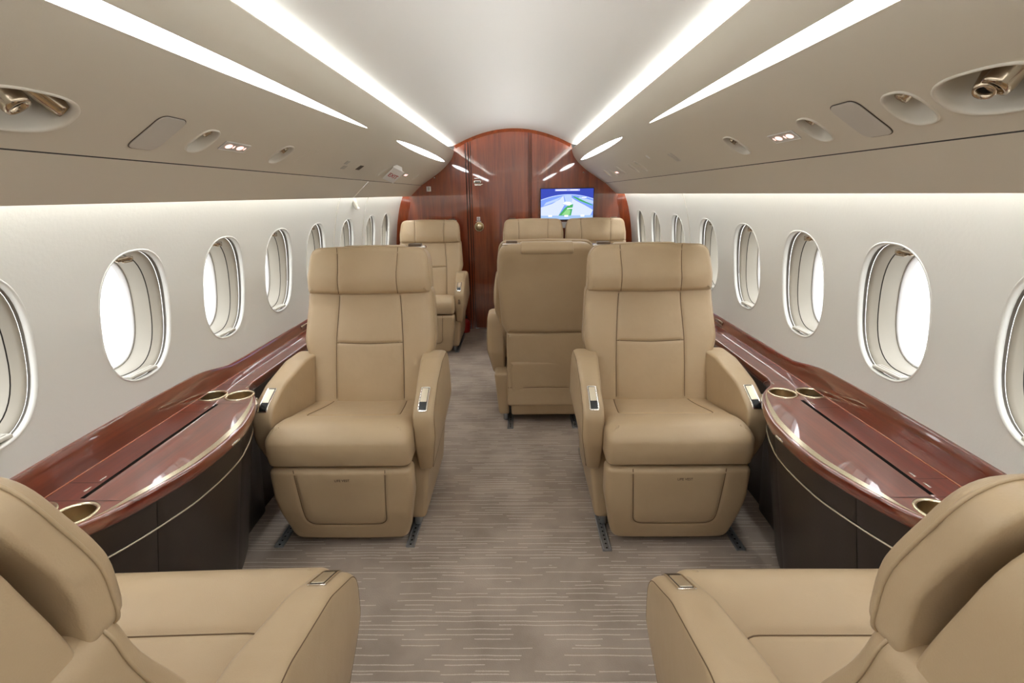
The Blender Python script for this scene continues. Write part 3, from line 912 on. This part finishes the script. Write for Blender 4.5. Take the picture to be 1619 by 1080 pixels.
# ================================================================ side ledges and cabinets
BUL = [(0, .838), (.1, .843), (.2, .865), (.3, .898), (.35, .921), (.395, .953), (.44, .990), (.48, 1.008), (.52, 1.015)]
YB = 1.35
def ledge_front(y):
    if y > 3.1: return min(1.09, 1.015 + (y - 3.1) * .6)
    return smooth_interp(BUL, abs(y - YB))
ZT = .62
def splash_top(y):
    return smooth_interp([(0, .704), (.34, .700), (.62, .664), (5, .660)], abs(y - YB - .02))
for sd in (-1, 1):
    side = SIDE[sd]
    t = empty('side_ledge', (sd * 1.06, 1.35, ZT)); o3 = t.location
    tag(t, 'glossy mahogany side ledge with cup holders under the %s windows' % side, 'ledge', 'mahogany side ledges')
    def P(x, y, z): return Vector((sd * x, y, z)) - o3
    ys = sorted(set([lerp(Y0, Y1, i / 60) for i in range(61)] + [lerp(.78, 1.92, i / 90) for i in range(91)] + [lerp(3.08, 3.24, i / 8) for i in range(9)]))
    cups = [(1.705, .990), (1.705, 1.090), (1.0, .990), (1.0, 1.090)] if sd > 0 else [(1.720, .985), (1.720, 1.085), (1.0, .990), (1.0, 1.090)]
    RC = .046
    holes = [[Vector((y + RC * math.cos(a), x + RC * math.sin(a))) for a in [2 * PI * i / 32 for i in range(32)]] for y, x in cups]
    slot = [Vector(p) for p in ((1.065, 1.030), (1.065, 1.018), (1.64, 1.018), (1.64, 1.030))]
    holes.append(slot)
    # top surface: outline polygon in (y, x)
    out = [Vector((y, ledge_front(y))) for y in ys] + [Vector((Y1, 1.12)), Vector((Y0, 1.12))]
    pts = list(out); n = len(out)
    edges = [(i, (i + 1) % n) for i in range(n)]
    for h in holes:
        b = len(pts); pts += h; edges += [(b + i, b + (i + 1) % len(h)) for i in range(len(h))]
    v, e, f, ov, oe, of = delaunay_2d_cdt(pts, edges, [], 0, 1e-7)
    fs = []
    for q in f:
        c = Vector((0, 0))
        for k in q: c += Vector(v[k])
        c /= len(q)
        if not inside(c, out) or any(inside(c, h) for h in holes): continue
        fs.append(list(q))
    add('top_board', [P(p[1], p[0], ZT) for p in v], fs, 'wood_y', t, smooth=False, fix=False)
    # rounded nosing
    rows = []
    for dx, z in ((0, ZT), (-.003, ZT - .0006), (-.005, ZT - .0025), (-.006, ZT - .006), (-.0075, ZT - .016), (-.0065, ZT - .030), (-.003, ZT - .035), (.002, ZT - .037), (.08, ZT - .037)):
        rows.append([P(ledge_front(y) + dx, y, z) for y in ys])
    add('nosing', *loft(rows, closed=False), 'wood_y', t)
    # backsplash
    rows = []
    for k in range(4): rows.append([P(lerp(1.12, 1.131, k / 3), y, lerp(ZT, splash_top(y) - .004, k / 3)) for y in ys])
    rows.append([P(1.134, y, splash_top(y)) for y in ys]); rows.append([P(1.15, y, splash_top(y) + .001) for y in ys])
    add('backsplash', *loft(rows, closed=False), 'wood_y', t, sharp=40)
    add('joint_highlight', *tube([P(1.118, y, ZT + .0012) for y in (Y0, Y1)], .0017, 6), 'wood_highlight', t)  # light tube paints the highlight where top board meets backsplash
    # metal inlay along the front edge of the bulge
    yy = [lerp(.985, 1.715, i / 60) for i in range(61)]
    def wdt(y): return .0095 * min(1, max(.03, (y - .985) / .10), max(.03, (1.715 - y) / .25) ** .6)
    i0 = [P(ledge_front(y) + .006, y, ZT + .0008) for y in yy]; i1 = [P(ledge_front(y) + .006 + 2 * wdt(y), y, ZT + .0008) for y in yy]
    i0b = [P(ledge_front(y) + .006, y, ZT - .002) for y in yy]; i1b = [P(ledge_front(y) + .006 + 2 * wdt(y), y, ZT - .002) for y in yy]
    add('metal_inlay', *loft([i0b, i0, i1, i1b], closed=False), 'gold', t, smooth=False)
    # slot liner of the folding table lid
    ring0 = [P(p.y, p.x, ZT) for p in slot]; ring1 = [P(p.y, p.x, ZT - .03) for p in slot]
    add('table_slot', *loft([ring0, ring1], cap1=True), 'dark_gap', t, smooth=False)
    # joints of the lid and flaps
    def joint(p, q):
        d = Vector((q[0] - p[0], q[1] - p[1])); nn = Vector((-d.y, d.x)).normalized() * .0009
        V = [P(a[0] + s_ * nn.x, a[1] + s_ * nn.y, ZT + .0004) for a, s_ in ((p, 1), (q, 1), (q, -1), (p, -1))]
        add('joint', V, [[0, 1, 2, 3]], 'dark_gap', t, smooth=False)
    joint((1.03, 1.575), (1.119, 1.575)); joint((1.03, 1.135), (1.119, 1.135)); joint((.935, 1.645), (1.03, 1.645)); joint((.875, 1.055), (1.119, 1.055))
    pth = [(1.02 - .06 * math.cos(a) - .0, 1.775 + .06 * math.sin(a)) for a in [lerp(-.2, 1.45, i / 8) for i in range(9)]]
    for a, b in zip(pth, pth[1:]): joint(a, b)
    joint(pth[-1], (1.119, 1.835)); joint((1.119, 1.645), (1.03, 1.645))
    joint((1.015, 2.35), (1.119, 2.35)); joint((1.015, 2.95), (1.119, 2.95)); joint((1.07, 2.02), (1.119, 2.02)); joint((1.07, 1.96), (1.07, 2.75))
    for yy_ in (1.61, 1.155, 1.105):
        add('hinge', *box(P(1.044, yy_, ZT + .0008), (.006, .022, .0016), .0005), 'chrome', t)
    add('hinge', *box(P(1.0, 1.80, ZT + .0008), (.004, .018, .0016), .0005), 'chrome', t)
    for cy, cx in cups:
        c = P(cx, cy, ZT)
        lo = []
        def turned(prof): return [[c + Vector((r * math.cos(2 * PI * i / 36), r * math.sin(2 * PI * i / 36), z)) for i in range(36)] for r, z in prof]
        cu = add('cup_holder', *loft(turned(((RC - .0045, .0), (RC - .005, -.008), (RC - .006, -.062), (RC - .012, -.068), (.004, -.068))), cap1=True), 'cup_bronze', t)
        add('rim', *loft(turned(((RC + .004, .0003), (RC + .0038, .0025), (RC + .001, .0035), (RC - .003, .003), (RC - .0048, .0)))), 'gold', cu)
    yl = 1.40
    add('latch', *box(P(ledge_front(yl) - .007, yl, ZT - .024), (.008, .045, .007), .002), 'chrome', t)
    yl = 1.715
    add('latch', *box(P(ledge_front(yl) - .006, yl, ZT - .022), (.008, .010, .028), .002), 'chrome', t)
    for yv in (2.66, ):
        add('vent_grille', *box(P(1.122, yv, .645), (.008, .10, .018), .002), 'bronze', t)

    # cabinet under the bulge
    cb = empty('side_cabinet', (sd * 1.0, 1.35, 0)); o4 = cb.location
    tag(cb, 'dark brown bow-front cabinet with thin gold line under the %s ledge' % side, 'cabinet', 'bow-front side cabinets')
    def Q(x, y, z): return Vector((sd * x, y, z)) - o4
    def cab_x(y, z): return ledge_front(y) + .010 + (.585 - z) * .19 * max(.0, min(1, (1.06 - ledge_front(y)) / .12))
    def cpanel(name, ya, yb, za, zb, mat='dark_brown', dx=0.0):
        ny = max(4, int((yb - ya) / .02)); zs = [za, za + .002] + [lerp(za + .004, zb - .004, i / 5) for i in range(6)] + [zb - .002, zb]
        rows = []
        for j, z in enumerate(zs):
            e = .003 if j in (0, len(zs) - 1) else 0
            rows.append([Q(cab_x(lerp(ya, yb, i / ny), z) + dx + e + (.003 if i in (0, ny) else 0), lerp(ya, yb, i / ny), z) for i in range(ny + 1)])
        return add(name, *loft(rows, closed=False), mat, cb)
    GZ = .497
    cpanel('body', .80, 1.90, .0, .582, 'dark_gap', .006)
    for ya, yb in ((.80, 1.12), (1.122, 1.50), (1.502, 1.90)):
        cpanel('lower_panel', ya, yb, .004, GZ - .002)
        cpanel('upper_panel', ya, yb, GZ + .002, .581)
    add('gold_line', *tube([Q(cab_x(y, GZ) - .001, y, GZ) for y in [lerp(.80, 1.90, i / 60) for i in range(61)]], .0028, 6), 'gold_satin', cb)

# ================================================================ seats
V2 = lambda *p: Vector(p)
SEAT = {}
def smesh(key, name, vf, mat, **kw): SEAT[key] = (name, mesh(name, vf[0], vf[1], mat, **kw))
def seam_tube(lines, fmap3, r=.0017, step=.012):
    parts = []
    for ln in lines:
        parts.append(tube([fmap3(p) for p in dense(ln, step)], r, 5))
    return join(*parts)
def curve_pts(pts, n=6):    # round a polyline's inner corners
    out = [pts[0]]
    for i in range(1, len(pts) - 1):
        a, p, b = pts[i - 1], pts[i], pts[i + 1]
        d = min((a - p).length, (b - p).length, .05) * .8
        p0 = p + (a - p).normalized() * d; p1 = p + (b - p).normalized() * d
        for k in range(n + 1):
            t = k / n; out.append(p0 * (1 - t) ** 2 + p * 2 * t * (1 - t) + p1 * t * t)
    return out + [pts[-1]]

# --- cushion (plan outline x, y; thickness z)
def cush_top(y): return smooth_interp([(0, .500), (.07, .514), (.22, .488), (.5, .448)], y)
HWc = .262
cush_o = rpoly([(-HWc, -.0, .035), (HWc, -.0, .035), (HWc - .006, .52, .02), (-HWc + .006, .52, .02)], .013)
cush_s = [curve_pts([V2(-.155, .50), V2(-.188, .190), V2(.188, .190), V2(.155, .50)])]
def cush_map(a, b, t):
    zt = cush_top(b); z = lerp(.372, zt, t / .15) if t <= .15 else zt + (t - .15)
    bul = .012 * math.sin(PI * max(0, min(1, t / .15)))
    yy = b - bul * max(0, 1 - b / .1)
    return (a * (1 + .012 * math.sin(PI * max(0, min(1, t / .15)))), yy, z)
def cush_puff(a, b):
    u = a / HWc
    return .006 * (1 - u * u) * math.exp(-((b - .10) / .09) ** 2) - .008 * math.exp(-((b - .36) / .13) ** 2) * (1 - u * u) + .006 * max(0, abs(u) - .6)
smesh('cushion', 'seat_cushion', slab(cush_o, .15, .044, .014, cush_map, .022, cush_s, .007, .007, cush_puff, seg=7), 'leather')
smesh('cushion_seam', 'seam', seam_tube(cush_s, lambda p: cush_map(p.x, p.y, .15 - .006 + cush_puff(p.x, p.y))), 'seam')
# --- footrest
foot_o = rpoly([(-.262, .362, .022), (-.262, .24, .1), (-.222, .030, .045), (.222, .030, .045), (.262, .24, .1), (.262, .362, .022)], .013)
foot_s = [curve_pts([V2(-.168, .36), V2(-.152, .115), V2(.152, .115), V2(.168, .36)])]
def foot_map(a, b, t): return (a, .002 + .05 * (1 - smooth_interp([(0, 0), (.2, .85), (.36, 1)], b)) + (.075 - t) , b)
def foot_puff(a, b): return .008 * (1 - (a / .26) ** 2)
smesh('foot', 'leg_rest', slab(foot_o, .075, .020, .01, foot_map, .028, foot_s, .005, .006, foot_puff), 'leather')
smesh('foot_seam', 'seam', seam_tube(foot_s, lambda p: foot_map(p.x, p.y, .075 - .004 + foot_puff(p.x, p.y))), 'seam')
lv = text_mesh('lettering', 'LIFE VEST', .0135, 'print_dark', .0004)
SEAT['text'] = ('lettering', lv)
# --- lower backrest
def back_y(z): return interp([(.40, .420), (.47, .448), (.70, .528), (.885, .640), (1.1, .72)], z) + .0
def by(z): return smooth_interp([(.38, .425), (.47, .447), (.70, .510), (.92, .575)], z)
back_o = rpoly([(-.255, .42, .03), (.255, .42, .03), (.258, .60, .1), (.292, .69, .12), (.274, .925, .034), (-.274, .925, .034), (-.292, .69, .12), (-.258, .60, .1)], .014)
back_s = [[V2(-.150, .44), V2(-.150, .60), V2(-.147, .72), V2(-.134, .912)], [V2(.150, .44), V2(.150, .60), V2(.147, .72), V2(.134, .912)], [V2(-.1485, .696), V2(0, .692), V2(.1485, .696)]]
def back_map(a, b, t): return (a, by(b) + (.11 - t), b)
def back_puff(a, b):
    u = abs(a)
    return .018 * max(0, min(1, (u - .15) / .10)) * (1 if u < .27 else max(0, 1 - (u - .27) / .05)) * smooth_interp([(.45, 1), (.75, .8), (.9, .2)], b) + .006 * (1 - min(1, u / .15) ** 2)
smesh('back', 'backrest', slab(back_o, .11, .030, .02, back_map, .024, back_s, .006, .006, back_puff), 'leather')
smesh('back_seam', 'seam', seam_tube(back_s, lambda p: back_map(p.x, p.y, .11 - .005 + back_puff(p.x, p.y))), 'seam')
smesh('back_piping', 'piping', tube([back_map(p.x, p.y, .084 + back_puff(p.x, p.y) * .3) for p in inset(back_o, -.0006)], .0022, 5, True), 'leather')
# --- headrest
head_o = rpoly([(-.271, .905, .018), (0, .900, .0), (.271, .905, .018), (.269, .98, .1), (.253, 1.098, .050), (0, 1.106, 0), (-.253, 1.098, .050), (-.269, .98, .1)], .012)
head_s = [[V2(-.130, .908), V2(-.128, 1.00), V2(-.134, 1.102)], [V2(.130, .908), V2(.128, 1.00), V2(.134, 1.102)]]
def hy(z): return smooth_interp([(.90, .558), (.95, .558), (1.115, .602)], z)
def head_map(a, b, t): return (a, hy(b) + (.052 - t) + .006 * (a / .27) ** 4, b)
def head_puff(a, b): return .010 * math.exp(-((b - .96) / .06) ** 2) * (1 - (a / .3) ** 2) + .004
smesh('head', 'headrest', slab(head_o, .052, .022, .008, head_map, .022, head_s, .004, .006, head_puff), 'leather')
smesh('head_seam', 'seam', seam_tube(head_s, lambda p: head_map(p.x, p.y, .052 - .0035 + head_puff(p.x, p.y))), 'seam')
edge = inset(head_o, .004)
smesh('head_piping', 'piping', tube([head_map(p.x, p.y, .034) for p in inset(head_o, -.0005)], .0022, 5, True), 'leather')
# --- back shell
def shy(z): return smooth_interp([(.50, .574), (.80, .606), (.91, .622), (1.11, .666)], z)
shell_o = rpoly([(-.222, .568, .02), (.222, .568, .02), (.250, .62, .1), (.266, .90, .2), (.256, 1.094, .075), (-.256, 1.094, .075), (-.266, .90, .2), (-.250, .62, .1)], .013)
def shell_map(a, b, t): return (a, shy(b) + t, b)
smesh('shell', 'back_shell', slab(shell_o, .105, .034, .010, shell_map, .03, (), puff=lambda a, b: .010 * (1 - (a / .26) ** 2)), 'leather')
pad_o = rpoly([(-.138, 1.068, .010), (.138, 1.068, .010), (.138, 1.128, .012), (-.138, 1.128, .012)], .01)
smesh('pad', 'top_pad', slab(rpoly([(.680, 1.070, .01), (.776, 1.034, .014), (.788, 1.060, .02), (.766, 1.099, .03), (.69, 1.101, .02)], .008), .276, .008, .008, lambda a, b, t: (t - .138, a, b), .03), 'leather')
# --- rear skirt
skirt_o = rpoly([(-.225, .125, .02), (.225, .125, .02), (.222, .572, .01), (-.222, .572, .01)], .02)
def sk_map(a, b, t): return (a, smooth_interp([(.12, .655), (.2, .640), (.57, .628)], b) + t + .012 * math.sin(a * 16 + b * 7) * max(0, 1 - abs(b - .33) / .2) * min(1, abs(a) / .2), b)
sk_s = [[V2(-.22, .235), V2(0, .240), V2(.22, .235)]]
smesh('skirt', 'rear_skirt', slab(skirt_o, .05, .014, .01, sk_map, .028, sk_s, .003, .006), 'leather')
smesh('shell_seam', 'seam', join(tube([(x, shy(.568) + .06, .566) for x in (-.22, 0, .22)], .004, 6), seam_tube(sk_s, lambda p: sk_map(p.x, p.y, .05 - .002))), 'seam')
# --- base
base_o = rpoly([(-.20, .055, .015), (.20, .055, .015), (.21, .40, .01), (-.21, .40, .01)], .03)
smesh('base', 'base', slab(base_o, .60, .02, .01, lambda a, b, t: (a, .085 + t, b), .08), 'leather')
# --- arms, shrouds, controls (per side)
arm_c = [(.150, .268, .035), (.088, .41, .12), (.080, .548, .07), (.225, .617, .14), (.40, .655, .14), (.565, .655, .05), (.58, .42, .08), (.54, .268, .05)]
arm_o = rpoly(arm_c, .012, 10)
for sd, sn in ((1, 'p'), (-1, 'n')):
    def arm_map(a, b, t):
        lean = .012 * (b - .45)
        sq = 1 - .30 * max(0, (.44 - b) / .17)
        w = .026 * max(0, min(1, (a - .18) / .3)); x = .262 - w + t * sq * (1 + w / .082)
        return (sd * x, a, b)
    def arm_puff(a, b): return .008 * (1 - min(1, abs(b - .48) / .2) ** 2)
    smesh('arm' + sn, 'armrest', slab(arm_o, .074, .017, .012, arm_map, .03, (), puff=arm_puff), 'leather')
    ring_o = inset(arm_o, .010)
    smesh('arm_stitch' + sn, 'stitching', tube([arm_map(p.x, p.y, .074 - .0010 + arm_puff(p.x, p.y) * .85) for p in ring_o], .0011, 4, True), 'seam')
    # control: strip along the outline of the front upper curve
    idx = [i for i, p in enumerate(arm_o) if p.x < .32 and p.y > .545]
    path = sorted([arm_o[i] for i in idx], key=lambda p: p.x)
    L_ = [0.0]
    for a, b in zip(path, path[1:]): L_.append(L_[-1] + (b - a).length)
    def at(s):
        s = max(0, min(L_[-1] - 1e-6, s)); i = 0
        while L_[i + 1] < s: i += 1
        t = (s - L_[i]) / (L_[i + 1] - L_[i]); p = path[i].lerp(path[i + 1], t)
        d = (path[min(i + 2, len(path) - 1)] - path[max(i - 1, 0)]).normalized()
        return p, Vector((-d.y, d.x))
    xc = .262 + .037
    def ctl(s0, s1, hw, h0, h1, rr, mid=0):
        o = rpoly([(-hw, s0, rr), (hw, s0, rr), (hw, s1, rr), (-hw, s1, rr)], .005)
        def m(a, b, t):
            p, nn = at(b); q = p + nn * lerp(h0, h1, t / .004)
            return (sd * xc + a, q.x, q.y)
        return slab(o, .004, .0012, .0005, m, .008)
    smesh('ctl_bezel' + sn, 'control_plate', ctl(.0, .118, .0185, -.002, .0035, .006), 'chrome')
    smesh('ctl_gap' + sn, 'control_recess', ctl(.005, .113, .0140, .0015, .0042, .003), 'black')
    smesh('ctl_lid' + sn, 'control_lid', ctl(.040, .110, .0122, .002, .0052, .002), 'gold_satin')
    smesh('ctl_low' + sn, 'recline_lever', join(box((sd * xc, .5, .30), (.022, .02, .075), .004)), 'bronze')
    shr_o = rpoly([(.145, .050, .02), (.66, .050, .02), (.66, .32, .02), (.20, .34, .02), (.165, .22, .08)], .02)
    smesh('shroud' + sn, 'side_shroud', slab(shr_o, .070, .02, .01, lambda a, b, t: (sd * (.215 + t * lerp(.86, 1.25, (b - .05) / .3)), a, b), .05), 'leather')
    smesh('foot' + sn, 'floor_fitting', box((sd * .235, 0, .03), (.026, .07, .045), .006), 'rail_metal')
# --- shoulder tab
smesh('tab', 'shoulder_latch', box((0, 0, 0), (.060, .036, .018), .004), 'brown_tab')
smesh('tab_frame', 'latch_frame', join(box((0, 0, -.008), (.098, .044, .012), .005), tube([(-.052, -.03, -.014), (-.075, -.036, -.012), (-.086, -.03, -.016)], .004, 6)), 'chrome')

def put(key, parent, loc=None, rot=None, scale=None):
    nm, me = SEAT[key]
    o = link(nm, me, None, parent)
    if loc is not None: o.location = loc
    if rot is not None: o.rotation_euler = rot
    if scale is not None: o.scale = scale
    return o
def seat(x, y, facing, label, inboard, arms=('p', 'n'), lever=False, text=True, turn=0.0, zs=1.0):
    """facing -1: towards the camera (front at y), +1: away.  inboard: local x sign of the aisle side"""
    t = empty('passenger_seat', (x, y, 0), (0 if facing < 0 else PI) + R_(turn))
    tag(t, label, 'seat', 'tan leather passenger seats')
    t.scale = (1, 1, zs)
    c = put('cushion', t); put('cushion_seam', c)
    f = put('foot', t); put('foot_seam', f)
    if text:
        p = foot_map(.02, .327, .0762 + foot_puff(.02, .327))
        put('text', f, loc=(.01 if x < 0 else .02, p[1] - .0007, .322), rot=(PI / 2, 0, 0))
    b = put('back', t); put('back_seam', b); put('back_piping', b)
    h = put('head', t); put('head_seam', h); put('head_piping', h)
    s = put('shell', t); put('shell_seam', s); put('pad', s)
    k = put('tab', s, loc=(inboard * .186, .730, 1.097)); put('tab_frame', k, scale=(inboard, 1, 1))
    put('skirt', t); put('base', t)
    for a in ('p', 'n'):
        if a in arms:
            put('shroud' + a, t); put('foot' + a, t, loc=(0, .20, 0)); put('foot' + a, t, loc=(0, .61, 0))
            m = put('arm' + a, t); put('arm_stitch' + a, m); z = put('ctl_bezel' + a, m); put('ctl_gap' + a, m); put('ctl_lid' + a, m)
            if lever and (a == 'p') == (inboard > 0):
                put('ctl_low' + a, m, loc=(0, -.406, .175))
    return t
seat(-.617, 1.63, -1, 'tan leather seat facing the camera on the left, beside the bow-front cabinet', 1)
seat(.62, 1.63, -1, 'tan leather seat facing the camera on the right, beside the bow-front cabinet', -1)
seat(-.655, .980, 1, 'nearest tan leather seat on the left, seen from behind with its aisle armrest', -1, turn=2.2)
seat(.655, .980, 1, 'nearest tan leather seat on the right, seen from behind with its aisle armrest', 1)
seat(.195, 3.45, 1, 'tan leather seat turned away in the aisle, showing its plain back', 1, zs=.978)
seat(-.755, 4.06, -1, 'tan leather seat facing aft at far left, beside the mahogany door', 1, lever=True)
seat(.178, 4.06, -1, 'tan leather seat by the bulkhead below the monitor, the one nearer the door', -1, arms=('n',))
seat(.738, 4.06, -1, 'tan leather seat by the bulkhead below the monitor, the one against the right wall', 1, arms=('p',))

# floor tracks
def track(x, y0, y1, label):
    t = empty('seat_track', (x, (y0 + y1) / 2, 0)); L_ = y1 - y0
    tag(t, label, 'seat track', 'metal seat tracks in the floor')
    add('rail', *join(box((0, 0, .003), (.034, L_, .006), .001), box((-.0135, 0, .007), (.006, L_, .006), .001), box((.0135, 0, .007), (.006, L_, .006), .001)), 'rail_metal', t)
    n = int(L_ / .025)
    dots = [oval(0, -L_ / 2 + .0125 + i * .025, .0042, .0042, 10) for i in range(n)]
    V = []; F = []
    for d in dots:
        b = len(V); V += [(p.x, p.y, .0068) for p in d]; F.append(list(range(b, b + 10)))
    add('stud_holes', V, F, 'black', t, smooth=False, fix=False)
    return t
for x, y0, y1, lb in ((-.388, 1.665, 2.45, 'grey metal seat track on the aisle side of the left camera-facing seat'), (-.905, 1.665, 2.45, 'grey metal seat track on the cabinet side of the left camera-facing seat'),
                      (.375, 1.64, 2.45, 'grey metal seat track on the aisle side of the right camera-facing seat'), (.885, 1.64, 2.45, 'grey metal seat track on the cabinet side of the right camera-facing seat'),
                      (-.012, 2.70, 3.5, 'grey metal seat track under the aisle side of the seat turned away'), (.368, 2.70, 3.5, 'grey metal seat track under the wall side of the seat turned away'),
                      (-.50, 4.20, 4.8, 'grey metal seat track under the seat by the door')):
    track(x, y0, y1, lb)

# red bottle by the far seat
fx = empty('fire_extinguisher', (-.485, 4.88, 0)); tag(fx, 'small red extinguisher standing on the carpet behind the far left seat', 'extinguisher')
lo = [[(r * math.cos(2 * PI * i / 24), r * math.sin(2 * PI * i / 24), z) for i in range(24)] for r, z in ((.002, 0), (.036, .001), (.040, .008), (.040, .10), (.034, .118), (.016, .128), (.014, .14))]
add('cylinder', *loft(lo, cap1=True), 'red_paint', fx)
add('valve', *join(box((0, 0, .15), (.03, .024, .025), .004), box((.0, -.012, .168), (.022, .06, .008), .003)), 'black', fx)
